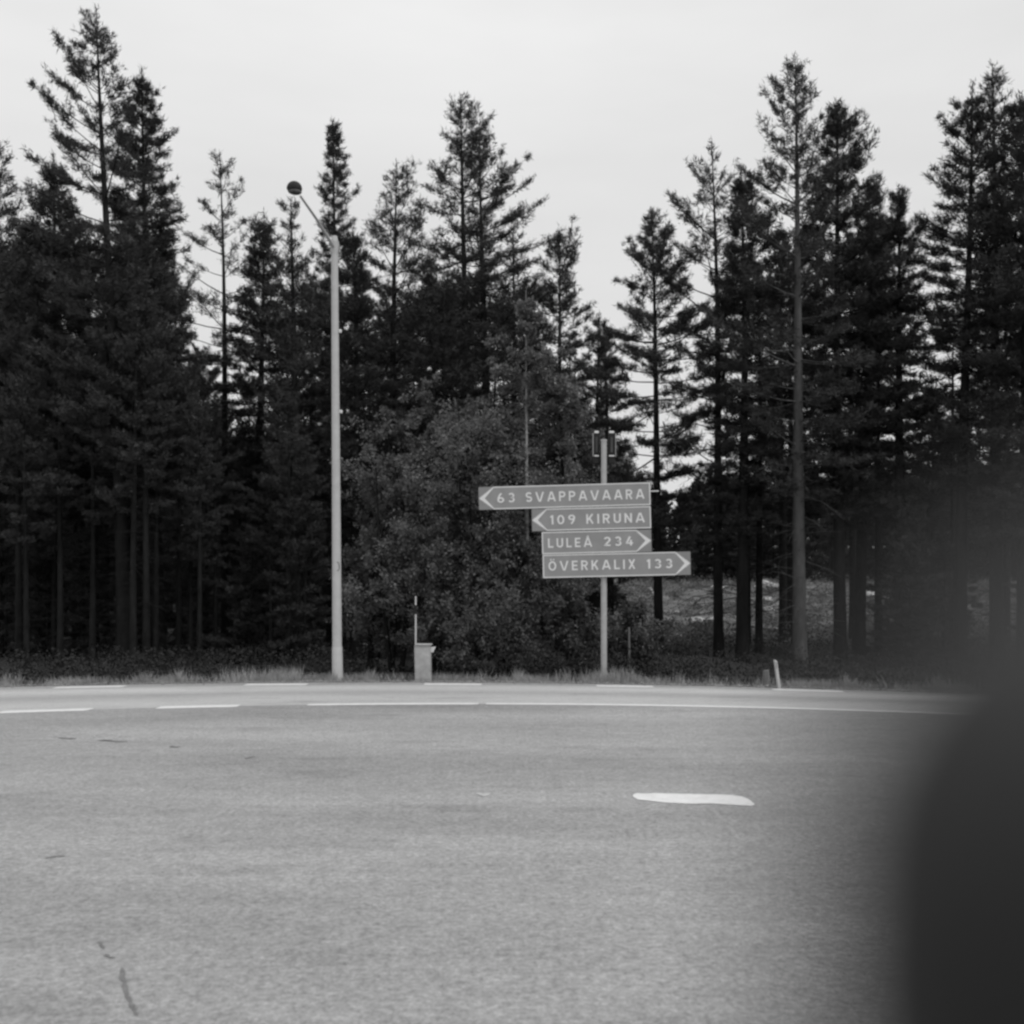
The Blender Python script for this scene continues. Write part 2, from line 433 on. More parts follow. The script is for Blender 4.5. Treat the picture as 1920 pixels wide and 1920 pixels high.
def conifer(seed, H, cb, RM, p=0.75, lean=(0, 0), tr=0.15, dens=1.0, dl=0.34, nw=5, el=(58, 5), up=0.22, lb=0.115, wb=0.0105, nb=11,
            gap=0.12, low=0.25, twigs=40, side=None, nodestep=0.17, az_lobe=0.25, ts=.45):
    """pine or spruce: returns (wood mesh, crown mesh)"""
    g = np.random.default_rng(seed)
    ph = g.uniform(0, 6.28); bend = g.uniform(.04, .12)
    def tp(h):
        q = h / H
        return np.array([lean[0] * q + bend * math.sin(q * 4 + ph) * q, lean[1] * q + bend * math.cos(q * 3.3 + ph) * q, h])
    segs = []; trunk = []
    hs = np.linspace(-0.3, H, 14)
    for a, b in zip(hs[:-1], hs[1:]):
        ra = tr * max(0.02, (1 - max(a, 0) / H)) ** 0.8; rb = tr * max(0.02, (1 - b / H)) ** 0.8
        if a < 0: ra *= 1.25
        trunk.append(np.concatenate([tp(a), tp(b), [max(ra, .012), max(rb, .008)]]))
    C, D = [], []
    h = cb; lobes = g.uniform(0, 6.28, 3)
    while h < H - 0.3:
        t_ = (H - h) / (H - cb)
        r = RM * min(1.0, t_ / ts) ** p
        if t_ > .72: r *= 1 - low * (t_ - .72) / .28
        # gaps between whorl layers, uneven outline
        nn = max(3, int(round(nw + g.uniform(-1.2, 1.2))))
        a0 = g.uniform(0, 6.28); lay = g.uniform(.72, 1.18)
        for k in range(nn):
            if g.random() < gap: continue
            az = a0 + k * 6.283 / nn + g.normal() * .25
            ln = (r * lay * g.uniform(.6, 1.25) + 0.05) * (1 + az_lobe * math.sin(az + lobes[0] + h * .35) )
            if side: ln *= 1 + side[1] * math.cos(az - side[0])
            e = R(el[0] + (el[1] - el[0]) * min(1, t_ * 1.6) + g.normal() * 9)
            ln = max(ln / max(math.cos(e), .5), .12)
            dh = np.array([math.cos(az), math.sin(az), 0.])
            o = tp(h + g.uniform(-.1, .1))
            ss = np.linspace(0, 1, 5)
            pts = o + ln * (ss[:, None] * math.cos(e) * dh + (ss * math.sin(e) + up * ss ** 2)[:, None] * np.array([0, 0, 1.]))
            r0 = .006 + .008 * ln
            for i in range(4):
                segs.append(np.concatenate([pts[i], pts[i + 1], [r0 * (1 - ss[i] * .75), r0 * (1 - ss[i + 1] * .75)]]))
            m = max(2, int(ln / nodestep * dens) + 1)
            sn = g.uniform(.34 if ln > .7 else .1, 1.0, m)
            bl = (0.14 + .34 * ln * (1.05 - sn)) * g.uniform(.5, 1.2, m)
            # branchlets both sides
            base = np.stack([np.interp(sn, ss, pts[:, j]) for j in range(3)], 1)
            tang = unit(pts[-1] - pts[0])
            for sg in (-1, 1):
                an = g.uniform(.6, 1.15, m) * sg
                ca, sa = np.cos(an), np.sin(an)
                dd = np.stack([dh[0] * ca - dh[1] * sa, dh[0] * sa + dh[1] * ca, tang[2] + g.uniform(-.15, .45, m)], 1)
                dd = unit(dd)
                for i in range(m):
                    nt_ = max(1, int(bl[i] / .10))
                    q = np.linspace(.25, 1, nt_)
                    C.append(base[i] + dd[i] * (bl[i] * q)[:, None]); D.append(np.repeat(dd[i][None], nt_, 0))
                segs.extend(np.concatenate([base, base + dd * bl[:, None], np.full((m, 1), .0045), np.full((m, 1), .002)], 1)[::2])
            nt_ = max(2, int(ln / .16)); q = g.uniform(.45, 1.0, nt_)
            C.append(np.stack([np.interp(q, ss, pts[:, j]) for j in range(3)], 1)); D.append(np.repeat(tang[None], nt_, 0))
        h += dl * g.uniform(.7, 1.35) * (0.8 + .35 * min(1, t_ * 2))
    # leader shoot
    q = np.linspace(H - .7, H, 9)
    C.append(np.array([tp(x) for x in q])); D.append(np.repeat(np.array([[0, 0, 1.]]), 9, 0))
    C = np.concatenate(C); D = np.concatenate(D)
    C = np.repeat(C, nb, 0); D = np.repeat(D, nb, 0); n_ = len(C)
    C = C + g.normal(size=(n_, 3)) * .035
    D = unit(D * .75 + g.normal(size=(n_, 3)) * .6 + np.array([0, 0, .22]))
    crown = npmesh('crown', *blades(C, D, lb * g.uniform(.7, 1.25, n_), wb * g.uniform(.7, 1.3, n_), g))
    # dead twigs on the bare trunk
    for _ in range(twigs):
        hh = g.uniform(1.0, max(1.2, cb + .8)); az = g.uniform(0, 6.28); ln = g.uniform(.3, 1.3)
        d = np.array([math.cos(az), math.sin(az), g.uniform(-.5, .25)]); a = tp(hh); b = a + d * ln * .55; c_ = b + (d + np.array([0, 0, g.uniform(-.5, .1)])) * ln * .45
        segs.append(np.concatenate([a, b, [.010, .007]])); segs.append(np.concatenate([b, c_, [.007, .003]]))
        if ln > .6:
            e2 = b + unit(d + g.normal(size=3) * .6) * ln * .35; segs.append(np.concatenate([b, e2, [.005, .003]]))
    v1, f1 = tubes(trunk, 10); v2, f2 = tubes(segs, 3)
    wood = npmesh('trunk', np.concatenate([v1, v2]), np.concatenate([f1, f2 + len(v1)]), True)
    return wood, crown

def broadleaf(seed, H, RX, stems=3, z0=0.8, nl=9000, ls=.065, spread=.5, clump=26, shape=1.0):
    g = np.random.default_rng(seed)
    segs, C, D = [], [], []
    for s_ in range(stems):
        a = np.array([g.normal() * .12, g.normal() * .12, -.2]); az = g.uniform(0, 6.28)
        tip = np.array([math.cos(az) * RX * spread * g.uniform(.2, 1), math.sin(az) * RX * spread * g.uniform(.2, 1), H * g.uniform(.78, 1.0)])
        if s_ == 0: tip = np.array([g.normal() * .1, g.normal() * .1, H])
        q = np.linspace(0, 1, 9); wob = g.normal(size=3) * .12
        pts = a + (tip - a) * q[:, None] + np.sin(q * 3.1)[:, None] * wob
        r0 = .018 + .006 * H
        for i in range(8): segs.append(np.concatenate([pts[i], pts[i + 1], [r0 * (1 - q[i] * .9), r0 * (1 - q[i + 1] * .9)]]))
        nbr = int(clump * (1.0 if s_ == 0 else .8))
        for _ in range(nbr):
            u = g.uniform(z0 / H, .98)
            o = np.array([np.interp(u, q, pts[:, j]) for j in range(3)])
            prof = math.sin(min(1, (u - z0 / H) / (1 - z0 / H) * .82 + .18) * math.pi) ** .7
            ln = max(.10, RX * prof * (.25 + 1.15 * g.random() ** 1.4) * shape); az = g.uniform(0, 6.28)
            d = unit(np.array([math.cos(az), math.sin(az), g.uniform(.1, .8)]))
            e = o + d * ln
            segs.append(np.concatenate([o, e, [.011, .004]]))
            for _ in range(6):
                w_ = g.uniform(.25, 1.0); b = o + d * ln * w_; dd = unit(d * .5 + g.normal(size=3) * .7); l2 = ln * .4 * g.uniform(.5, 1.1)
                segs.append(np.concatenate([b, b + dd * l2, [.005, .002]]))
                C.append((b, dd, l2))
    tot_ = sum(l2 + .05 for _, _, l2 in C); cc, dd = [], []
    for b, d, l2 in C:
        per = max(2, int(nl * (l2 + .05) / tot_ * g.uniform(.3, 1.7)))
        u = g.uniform(.1, 1.05, per)[:, None]
        cc.append(b + d * l2 * u + g.normal(size=(per, 3)) * (.03 + .08 * l2)); dd.append(unit(d * .4 + g.normal(size=(per, 3)) * .7 + np.array([0, 0, -.12])))
    cc = np.concatenate(cc); dd = np.concatenate(dd); n_ = len(cc)
    sz = ls * g.uniform(.6, 1.3, n_)
    crown = npmesh('crown', *leaves(cc, dd, sz, sz * .36, g))
    wood = npmesh('trunk', *tubes(segs, 5), True)
    return wood, crown

def place(name, wood, crown, wm, cm, loc, label, cat, group=None, rz=0, sc=1.0):
    e = empty(name, loc, label, cat, group)
    e.rotation_euler = (0, 0, rz); e.scale = (sc, sc, sc)
    link('trunk', wood, wm, e); link('crown', crown, cm, e)
    return e

# ---- principal conifers: xtip, ytip, xbase, dist, half width px, crown-base row, kind, label
LG = 'roadside conifers of the front row'
TREES = [
 (-18, 262, -5, 27, 95, 760, 'pine', 'conifer cut by the left picture edge, only its right branches showing'),
 (104, 292, 100, 28, 75, 860, 'dense', 'dark dense conifer in front left of the tallest pine on the left'),
 (188, 18, 236, 25, 104, 720, 'tall', 'tallest pine on the left with an airy open crown and bare straight trunk'),
 (266, 128, 300, 27, 82, 800, 'dense', 'dark narrow conifer close behind the right side of the tallest left pine'),
 (412, 288, 424, 30, 72, 720, 'airy', 'thin airy pine standing alone against sky left of the street lamp'),
 (486, 400, 490, 29, 62, 790, 'dense', 'short dark conifer between the thin airy pine and the street lamp'),
 (548, 372, 555, 27, 62, 800, 'pine', 'conifer whose tip sits just below the lamp head'),
 (618, 226, 640, 30, 72, 820, 'spire', 'slender spire shaped conifer rising directly behind the lamp pole'),
 (662, 430, 668, 27, 62, 900, 'dense', 'dark bushy conifer just right of the lamp pole'),
 (736, 304, 742, 29, 86, 740, 'pine', 'conifer with spreading upturned tips midway between lamp pole and the tall centre pine'),
 (812, 500, 806, 26, 92, 860, 'dense', 'low dark conifer left of the tall centre pine'),
 (868, 182, 880, 27, 96, 690, 'pine', 'tall centre pine, highest above the direction sign'),
 (906, 236, 912, 28, 84, 740, 'pine', 'slightly shorter twin close right of the tall centre pine'),
 (966, 425, 960, 29, 66, 820, 'airy', 'loose conifer with wide side boughs right of the centre pines'),
 (1046, 430, 1050, 29, 92, 860, 'spire2', 'pointed conifer above the left half of the direction sign'),
 (1118, 590, 1112, 31, 62, 900, 'spire2', 'small pointed conifer at the left side of the sky gap'),
 (1140, 612, 1144, 33, 34, 880, 'spire2', 'smallest conifer tip in the bottom of the sky gap'),
 (1222, 395, 1236, 28, 112, 880, 'spire2', 'pointed conifer at the right side of the sky gap'),
 (1336, 268, 1348, 27, 92, 800, 'airy', 'feathery pine left of the dense dark spruce'),
 (1392, 322, 1392, 26, 74, 880, 'dense', 'smooth dense dark spruce left of the tallest right pine'),
 (1490, 106, 1500, 25, 112, 820, 'pine', 'tallest pine on the right with a pale trunk'),
 (1566, 190, 1576, 26, 92, 850, 'dense', 'dark conifer leaning against the right side of the tallest right pine'),
 (1636, 330, 1610, 27, 60, 850, 'dense', 'dark conifer on the far right slope of the right hand clump'),
 (1683, 352, 1690, 26, 62, 860, 'dense', 'narrow dark conifer left of the bright gap at right'),
 (1818, 158, 1800, 25, 84, 780, 'dense', 'tall dark conifer right of the bright gap with outstretched left boughs'),
 (1858, 122, 1870, 25, 92, 820, 'pine', 'tallest conifer near the right picture edge'),
 (1915, 182, 1920, 24, 92, 880, 'dense', 'conifer cut off by the right picture edge'),
]
KIND = {
 'pine': dict(nb=8, p=.92, dl=.38, nw=6, el=(46, -2), up=.2, gap=.14, dens=.95, twigs=60, ts=.48),
 'tall': dict(p=1.0, dl=.42, nw=6, el=(40, -2), up=.24, gap=.10, dens=1.05, twigs=60, side=(math.pi, .20), ts=.36, nb=10, low=.25, az_lobe=.08),
 'airy': dict(nb=8, p=.95, dl=.42, nw=5, el=(48, 4), up=.24, gap=.20, dens=.80, twigs=60, ts=.5),
 'dense': dict(p=.90, dl=.28, nw=7, el=(42, -10), up=.16, gap=.08, dens=1.1, nb=12, twigs=50, ts=.5),
 'spire': dict(p=1.0, dl=.32, nw=7, el=(44, -10), up=.15, gap=.10, dens=1.05, twigs=40, ts=.6),
 'spire2': dict(p=.92, dl=.34, nw=6, el=(48, -4), up=.2, gap=.12, dens=.95, twigs=50, ts=.55),
}
for i, (xt, yt, xb, Y, hw, yc, kind, lab) in enumerate(TREES):
    X = GX(xb, Y); z0 = float(gz(X, Y))
    H = CAMZ - (yt - HZ) * Y / F - z0
    cb = max(.8, CAMZ - (yc + 110 - HZ) * Y / F - z0)
    RM = hw * (1.0 if kind == 'spire' else 1.2) * Y / F
    tr = {'tall': .17, 'pine': .165, 'airy': .13, 'dense': .16, 'spire': .14, 'spire2': .13}[kind]
    wd, cr = conifer(100 + i, H, cb, RM, lean=(GX(xt, Y) - X, 0), tr=tr, **KIND[kind])
    wm = M['bark_light'] if xb in (1500,) else M['bark']
    place('spruce_tree' if kind in ('dense', 'spire') else 'pine_tree', wd, cr, wm, M['needle_dark'] if kind == 'dense' else M['needle'], (X, Y, z0), lab, 'tree', LG)

# ---- broadleaved trees and bushes behind the sign
BUSH = [
 (985, 545, 21.9, 62, 14000, 1, 'leaf', 'birch', 'slim pale stemmed birch rising behind the left end of the direction sign', 6, 2.2),
 (1072, 630, 23.0, 96, 14000, 3, 'leaf', 'birch', 'loose birch behind the upper post of the direction sign', 7, 1.6),
 (928, 600, 22.4, 70, 9000, 2, 'leaf', 'birch', 'slender birch sapling just below the tall centre pine trunks', 21, 2.0),
 (815, 700, 22.8, 70, 8000, 2, 'leaf', 'birch', 'slender birch sapling between the rounded birch and the broad birch', 22, 2.0),
 (880, 705, 21.9, 135, 16000, 5, 'leaf', 'birch', 'broad pale leaved birch left of the direction sign', 8, 1.0),
 (740, 735, 22.6, 105, 12000, 4, 'leaf', 'birch', 'rounded birch right of the lamp pole above the snow stake', 9, 1.0),
 (690, 880, 23.4, 80, 9000, 3, 'leaf_dark', 'bush', 'dull bush close behind the right side of the lamp pole', 10, .6),
 (815, 950, 21.3, 82, 11000, 4, 'leaf_dark', 'bush', 'leafy willow bush above the grey roadside cabinet', 11, .5),
 (965, 960, 21.2, 90, 12000, 4, 'leaf_dark', 'bush', 'dense willow bush below the left ends of the sign plates', 12, .4),
 (1085, 1040, 21.6, 70, 8000, 4, 'leaf_dark', 'bush', 'low bush just left of the lower sign post', 13, .3),
 (900, 1110, 20.7, 80, 8000, 5, 'leaf_dark', 'bush', 'low dark bush right of the grey cabinet', 14, .2),
 (1190, 1130, 22.0, 60, 5000, 5, 'leaf_dark', 'bush', 'small low bush right of the lower sign post', 15, .2),
]
for (x, yt, Y, hw, nl, st, mt, nm, lab, sd_, z0_) in BUSH:
    X = GX(x, Y); z = float(gz(X, Y)); H = CAMZ - (yt - HZ) * Y / F - z
    wd, cr = broadleaf(sd_ * 7, H, hw * Y / F, st, z0_, int(nl * 1.5), .062, .55, 30 if st < 3 else 22)
    place('birch_tree' if nm == 'birch' else 'willow_bush', wd, cr, M['birch'] if x == 985 else M['bark'], M[mt], (X, Y, z), lab, 'tree' if nm == 'birch' else 'bush')

# ---- pines deeper in the stand
rg = random.Random(11)
SIL_X = [0, 60, 120, 200, 300, 340, 380, 420, 520, 620, 680, 740, 800, 870, 950, 1000, 1046, 1100, 1150, 1200, 1280, 1340, 1500, 1600, 1700, 1740, 1800, 1920]
SIL_Y = [420, 420, 420, 380, 400, 520, 560, 520, 520, 520, 600, 520, 560, 480, 520, 600, 600, 700, 860, 640, 520, 480, 380, 420, 560, 660, 420, 360]
FILL = [conifer(300 + k, 12.0, (5.2, 6.2, 4.2, 5.6)[k], (1.5, 1.25, 1.6, 1.15)[k], p=.75, tr=.135, dl=.42, nb=8, wb=.014, lb=.13, gap=.16, twigs=70) for k in range(4)]
for wd, cr in FILL: wd.materials.append(M['bark']); cr.materials.append(M['needle'])
spots = []
tries = 0
while len(spots) < 82 and tries < 6000:
    tries += 1
    Y = 27 + 27 * rg.random() ** 1.2; x = rg.uniform(-150, 2070); X = GX(x, Y)
    if x > 1150 and Y > 36: continue
    if 1155 < x < 1290 and Y < 60 and rg.random() < .75: continue
    if 1700 < x < 1775 and rg.random() < .6: continue
    if any((X - a) ** 2 + (Y - b) ** 2 < 1.5 ** 2 for a, b, _ in spots): continue
    if any(abs(X - GX(t_[2], t_[3])) < .5 and abs(Y - t_[3]) < 1.2 for t_ in TREES): continue
    spots.append((X, Y, x))
for q in range(30):
    x = -60 + 660 * (q + rg.uniform(-.4, .4)) / 30; Y = rg.uniform(23.6, 31)
    X = GX(x, Y)
    if any(abs(X - GX(t_[2], t_[3])) < .35 and abs(Y - t_[3]) < .8 for t_ in TREES): continue
    spots.append((X, Y, x))
def deep_label(x):
    if x < 620: return 'dark pine deep in the stand left of the lamp pole', 'pines deep in the stand left of the lamp pole'
    if x < 1150: return 'dark pine deep in the stand between lamp pole and sky gap', 'pines deep in the stand behind the sign'
    return 'dark pine deep in the stand right of the sky gap', 'pines deep in the stand right of the sky gap'
for X, Y, x in spots:
    z = float(gz(X, Y)); top = float(np.interp(x, SIL_X, SIL_Y)) + (rg.uniform(150, 330) if Y < 31 and x < 620 else rg.uniform(10, 150))
    if 395 < x < 530 or 655 < x < 690: top = max(top, 690 + rg.uniform(0, 90))
    H = CAMZ - (top - HZ) * Y / F - z
    k = rg.randrange(4); lab, grp = deep_label(x)
    sc = H / 12.0
    e = place('pine_tree', FILL[k][0], FILL[k][1], None, None, (X, Y, z), lab, 'tree', grp, rg.uniform(0, 6.28), sc)

# ---- young spruces under the canopy
YOUNG = [conifer(400 + k, 5.0, .3, (1.0, .85, 1.15)[k], p=.8, tr=.06, dl=.26, nw=6, el=(45, -6), up=.2, gap=.08, nb=6, wb=.016, lb=.14, low=.15, twigs=0) for k in range(3)]
for wd, cr in YOUNG: wd.materials.append(M['bark']); cr.materials.append(M['needle_dark'])
k_ = 0
for q in range(64):
    if q < 38: x = -60 + 1220 * q / 38 + rg.uniform(-20, 20); Y = rg.uniform(32, 58)
    else: x = rg.choice([1180, 1700, 1780, 1860, 1930]) + rg.uniform(-30, 30); Y = rg.uniform(24, 30)
    if q >= 46: x = -40 + 690 * (q - 46) / 18 + rg.uniform(-18, 18); Y = rg.uniform(25, 32)
    X = GX(x, Y); z = float(gz(X, Y)); H = rg.uniform(3.2, 7.0) if q < 38 else rg.uniform(1.8, 3.6)
    if 1150 > x: lab, grp = ('young bushy spruce in the gloom under the pines left of the sign post', 'young spruces under the pines')
    else: lab, grp = ('young spruce at the edge of the clearing right of the sign', 'young spruces by the clearing')
    place('spruce_tree', YOUNG[q % 3][0], YOUNG[q % 3][1], None, None, (X, Y, z), lab, 'tree', grp, rg.uniform(0, 6.28), H / 5.0)

# ---- far tree line
FAR = [conifer(500 + k, 10.0, .6, (1.3, 1.1, 1.5, 1.2)[k], p=.8, tr=.1, dl=.5, nw=5, el=(45, 0), up=.25, gap=.08, nb=5, wb=.05, lb=.30, low=.2, twigs=0, nodestep=.3) for k in range(4)]
for wd, cr in FAR: wd.materials.append(M['bark']); cr.materials.append(M['needle_dark'])
FX = [0, 380, 420, 520, 560, 700, 1000, 1150, 1180, 1270, 1330, 1560, 1700, 1850, 1920]
FY = [760, 790, 830, 840, 800, 810, 800, 830, 915, 925, 890, 880, 880, 870, 850]
for q in range(182):
    row = q % 2
    if q < 128: x = -110 + 2150 * (q + rg.uniform(-.5, .5)) / 128; Y = (rg.uniform(62, 76) if x < 1130 else rg.uniform(88, 98)) if row else rg.uniform(98, 118)
    else: x = 1150 + 850 * (q - 128 + rg.uniform(-.5, .5)) / 54; Y = rg.uniform(90, 116)
    X = GX(x, Y); z = float(gz(X, Y)); top = float(np.interp(x, FX, FY)) + rg.uniform(-22, 45)
    H = CAMZ - (top - HZ) * Y / F - z
    if H < 2: continue
    place('spruce_tree', FAR[q % 4][0], FAR[q % 4][1], None, None, (X, Y, z), 'distant conifer of the dark tree line at the back of the forest', 'tree', 'distant tree line', rg.uniform(0, 6.28), H / 10.0)

# ------------------------------------------------------------------ grass, undergrowth, heath
g = np.random.default_rng(5)
n_ = 70000
X = g.uniform(-13, 14, n_); e = np.abs(g.normal(size=n_)) * .36
keep = g.random(n_) < np.clip(.55 + .5 * np.sin(X * 3.1 + 2 * np.sin(X * .9)), .15, 1)
X, e = X[keep], e[keep]; n_ = len(X)
Y = y_pave(X) + .02 + e; Z = gz(X, Y) - .02
hh = (.04 + .085 * np.clip(e / .5, 0, 1)) * g.uniform(.4, 1.3, n_) * (1 + .9 * (np.sin(X * 5.3 + np.sin(X * 2.1) * 3) > .75))
d = unit(np.stack([g.normal(size=n_) * .35, g.normal(size=n_) * .35, np.ones(n_)], 1))
tag(link('verge_grass', npmesh('verge_grass', *blades(np.stack([X, Y, Z], 1), d, hh, np.full(n_, .007), g)), M['grass']), 'pale short grass along the far road edge', 'grass', kind='stuff')
n_ = 150000
X = g.uniform(-16, 17, n_); e = .7 + 15 * g.random(n_) ** 1.4
keep = g.random(n_) < np.clip(.5 + .6 * np.sin(X * 1.3 + 1.7 * np.sin(e * .9)) * np.cos(e * .8 + X * .6), .12, 1)
X, e = X[keep], e[keep]; n_ = len(X)
Y = y_pave(X) + e; Z = gz(X, Y) + g.random(n_) ** 1.5 * (.28 + .25 * np.sin(X * 1.9 + e) ** 2)
d = unit(g.normal(size=(n_, 3)) + np.array([0, 0, .5])); sz = g.uniform(.03, .065, n_)
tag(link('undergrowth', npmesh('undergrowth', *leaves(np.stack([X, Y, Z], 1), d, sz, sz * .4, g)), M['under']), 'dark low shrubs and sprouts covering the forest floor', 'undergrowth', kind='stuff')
n_ = 90000
Y = g.uniform(38, 88, n_); X = g.uniform(4, 55, n_)
keep = g.random(n_) < np.clip(.5 + .7 * np.sin(X * .8 + np.sin(Y * .5) * 2) * np.sin(Y * .45 + X * .2), .1, 1)
X, Y = X[keep], Y[keep]; n_ = len(X); Z = gz(X, Y) - .03
hh = g.uniform(.05, .22, n_); d = unit(np.stack([g.normal(size=n_) * .6, g.normal(size=n_) * .6, np.ones(n_)], 1))
tag(link('heath', npmesh('heath', *blades(np.stack([X, Y, Z], 1), d, hh, g.uniform(.012, .035, n_), g)), M['heath']), 'pale scrubby ground cover of the clearing behind the right hand trunks', 'ground cover', kind='stuff')

n_ = 90000
cxs = g.uniform(2, 48, 420); cys = 29 + 50 * g.random(420) ** 1.3; rad = g.uniform(.3, 1.1, 420)
k = g.integers(0, 420, n_)
X = cxs[k] + g.normal(size=n_) * rad[k] * .6; Y = cys[k] + g.normal(size=n_) * rad[k] * .6
Z = gz(X, Y) + np.abs(g.normal(size=n_)) * rad[k] * .38
d = unit(g.normal(size=(n_, 3)) + np.array([0, 0, .4])); sz = g.uniform(.05, .12, n_)
tag(link('clearing_shrubs', npmesh('clearing_shrubs', *leaves(np.stack([X, Y, Z], 1), d, sz, sz * .35, g)), M['leaf_dark']), 'low dark scrub scattered over the clearing behind the right hand trunks', 'undergrowth', kind='stuff')
n_ = 9000
X = g.uniform(-13, 13, n_); e = g.normal(size=n_) * .11 + .05
Y = y_pave(X) + e; c0 = np.stack([X, Y, np.full(n_, .012)], 1); sz = g.uniform(.006, .022, n_)
tet = unit(g.normal(size=(n_, 4, 3))) * sz[:, None, None]
v = (c0[:, None] + tet).reshape(-1, 3); b4 = (np.arange(n_) * 4)[:, None, None]
f = (b4 + np.array([[0, 1, 2], [0, 2, 3], [0, 3, 1], [1, 3, 2]])[None]).reshape(-1, 3)
tag(link('gravel', npmesh('gravel', v, f), M['rock']), 'loose gravel along the crumbling road edge', 'gravel', kind='stuff')

# ------------------------------------------------------------------ rocks and logs
def ground_hit(x, y):
    dx, dz = (x - 960) / F, -(y - HZ) / F
    for Y in np.arange(20, 120, .1):
        if CAMZ + dz * Y <= float(gz(dx * Y, Y)): return dx * Y, Y
    return dx * 90, 90.0
ROCKS = [(1438, 1100, 46, 'pale boulder on the skyline of the clearing, between two pairs of trunks'), (1432, 1124, 34, 'flat pale stone in the middle of the clearing below the skyline boulder'),
 (1270, 1146, 16, 'small round white stone below the right arrow tip of the lowest sign plate'), (1308, 1164, 36, 'low pale rock right of the small round white stone'),
 (1338, 1160, 20, 'pale stone leaning beside a dark double trunk'), (1345, 1104, 30, 'pale rock high in the clearing left of the dark trunks'),
 (1440, 1142, 26, 'grey stone below the flat pale stone in the clearing'), (1625, 1118, 40, 'wide grey rock in the right hand part of the clearing'),
 (1600, 1140, 24, 'small grey rock under the wide grey rock'), (1200, 1186, 40, 'grey mossy rock between sign post and first trunk on its right'),
 (560, 1216, 34, 'pale stone among trunks left of the lamp pole'), (690, 1212, 30, 'pale stone in the shade between lamp pole and cabinet'),
 (1147, 1119, 10, 'tiny pale stone just right of the lower sign post')]
for i, (x, y, wpx, lab) in enumerate(ROCKS):
    X, Y = ground_hit(x, y + 4); r = wpx / 2 * Y / F
    bm = bmesh.new(); bmesh.ops.create_icosphere(bm, subdivisions=3, radius=1)
    rr = random.Random(i); o = Vector((rr.uniform(-9, 9), rr.uniform(-9, 9), rr.uniform(-9, 9)))
    from mathutils import noise as mn
    for v in bm.verts:
        k = 1 + .45 * mn.noise(v.co * 1.3 + o) + .15 * mn.noise(v.co * 3.5 + o)
        v.co = Vector((v.co.x * k * r, v.co.y * k * r * .8, v.co.z * k * r * .5))
    ob = bmobj('rock', bm, M['rock'], loc=(X, Y, float(gz(X, Y)) + r * .12), smooth=True)
    tag(ob, lab, 'rock', 'rocks in the forest')
LOGS = [((1218, 1102), (1230, 1126), .13, 'pale broken stump leaning beside the trunk right of the sign post'), ((1636, 1162), (1658, 1176), .10, 'short pale log lying in the right part of the clearing'),
 ((1780, 1136), (1822, 1142), .16, 'long pale log far right in the clearing'), ((1400, 1172), (1470, 1183), .07, 'thin grey log lying across the clearing behind the white marker post')]
for i, (a, b, r, lab) in enumerate(LOGS):
    X, Y = ground_hit(b[0], b[1]); p1 = P(b[0], b[1], Y); p0 = P(a[0], a[1], Y - .05)
    bm = bmesh.new(); cyl(bm, p0, p1, r * .8, r, 10)
    for v in bm.verts: v.co += Vector((mn.noise(v.co * 3), mn.noise(v.co * 3 + Vector((5, 5, 5))), mn.noise(v.co * 3 + Vector((9, 1, 2))))) * r * .35
    bmesh.ops.subdivide_edges(bm, edges=bm.edges, cuts=1)
    tag(bmobj('log', bm, M['log'], smooth=False), lab, 'log')

# ------------------------------------------------------------------ lamp post
YL = 19.35
def LP(x, y, Y=YL): return P(x, y, Y)
base = LP(633.5, 1272); base.z = float(gz(base.x, YL))
lamp = empty('street_lamp', base, 'tall grey tapered street lamp with a slanting arm and dark round lamp head', 'street lamp')
def loc(v): return Vector(v) - base
top = LP(627, 447); col = LP(627.3, 462); jn = LP(632.2, 1213)
bm = bmesh.new(); cyl(bm, Vector((0, 0, -.3)), loc(jn), .098, .092, 24); bmobj('sleeve', bm, M['galv2'], lamp, smooth=False)
bm = bmesh.new(); cyl(bm, loc(jn) + Vector((0, 0, .002)), loc(LP(627.4, 475)), .084, .060, 24)
bmobj('pole', bm, M['galv'], lamp, smooth=False)
bm = bmesh.new(); cyl(bm, loc(LP(627.4, 475)), loc(LP(627.2, 454)), .064, .080, 20); cyl(bm, loc(LP(627.2, 454)) + Vector((0, 0, .002)), loc(LP(627, 443)), .066, .050, 20)
bmobj('collar', bm, M['galv'], lamp)
head = P(552, 354, 18.2)
bm = bmesh.new()
a0 = loc(LP(625, 462, YL - .06)); a1 = loc(head + Vector((.075, .13, -.075)))
am = a0.lerp(a1, .5) + Vector((.0, 0, .03))
cyl(bm, a0, am, .030, .024, 12); cyl(bm, am, a1, .024, .019, 12)
bmobj('arm', bm, M['post'], lamp)
bm = bmesh.new()
bmesh.ops.create_uvsphere(bm, u_segments=24, v_segments=12, radius=1)
for v in bm.verts:
    z = v.co.z * .125 if v.co.z > 0 else v.co.z * .075
    v.co = Vector((v.co.x * .125, v.co.y * .19, z))
rot = Vector((a1 - a0)).to_track_quat('Y', 'Z').to_matrix()
hd = bmobj('lamp_head', bm, M['dark'], lamp, loc(head), smooth=True); hd.rotation_euler = (R(18), 0, R(22))
bm = bmesh.new(); bmesh.ops.create_uvsphere(bm, u_segments=20, v_segments=10, radius=1)
for v in bm.verts: v.co = Vector((v.co.x * .11, v.co.y * .20 - .05, v.co.z * .055 - .045))
bmobj('lamp_glass', bm, M['bark_light'], hd, smooth=True)
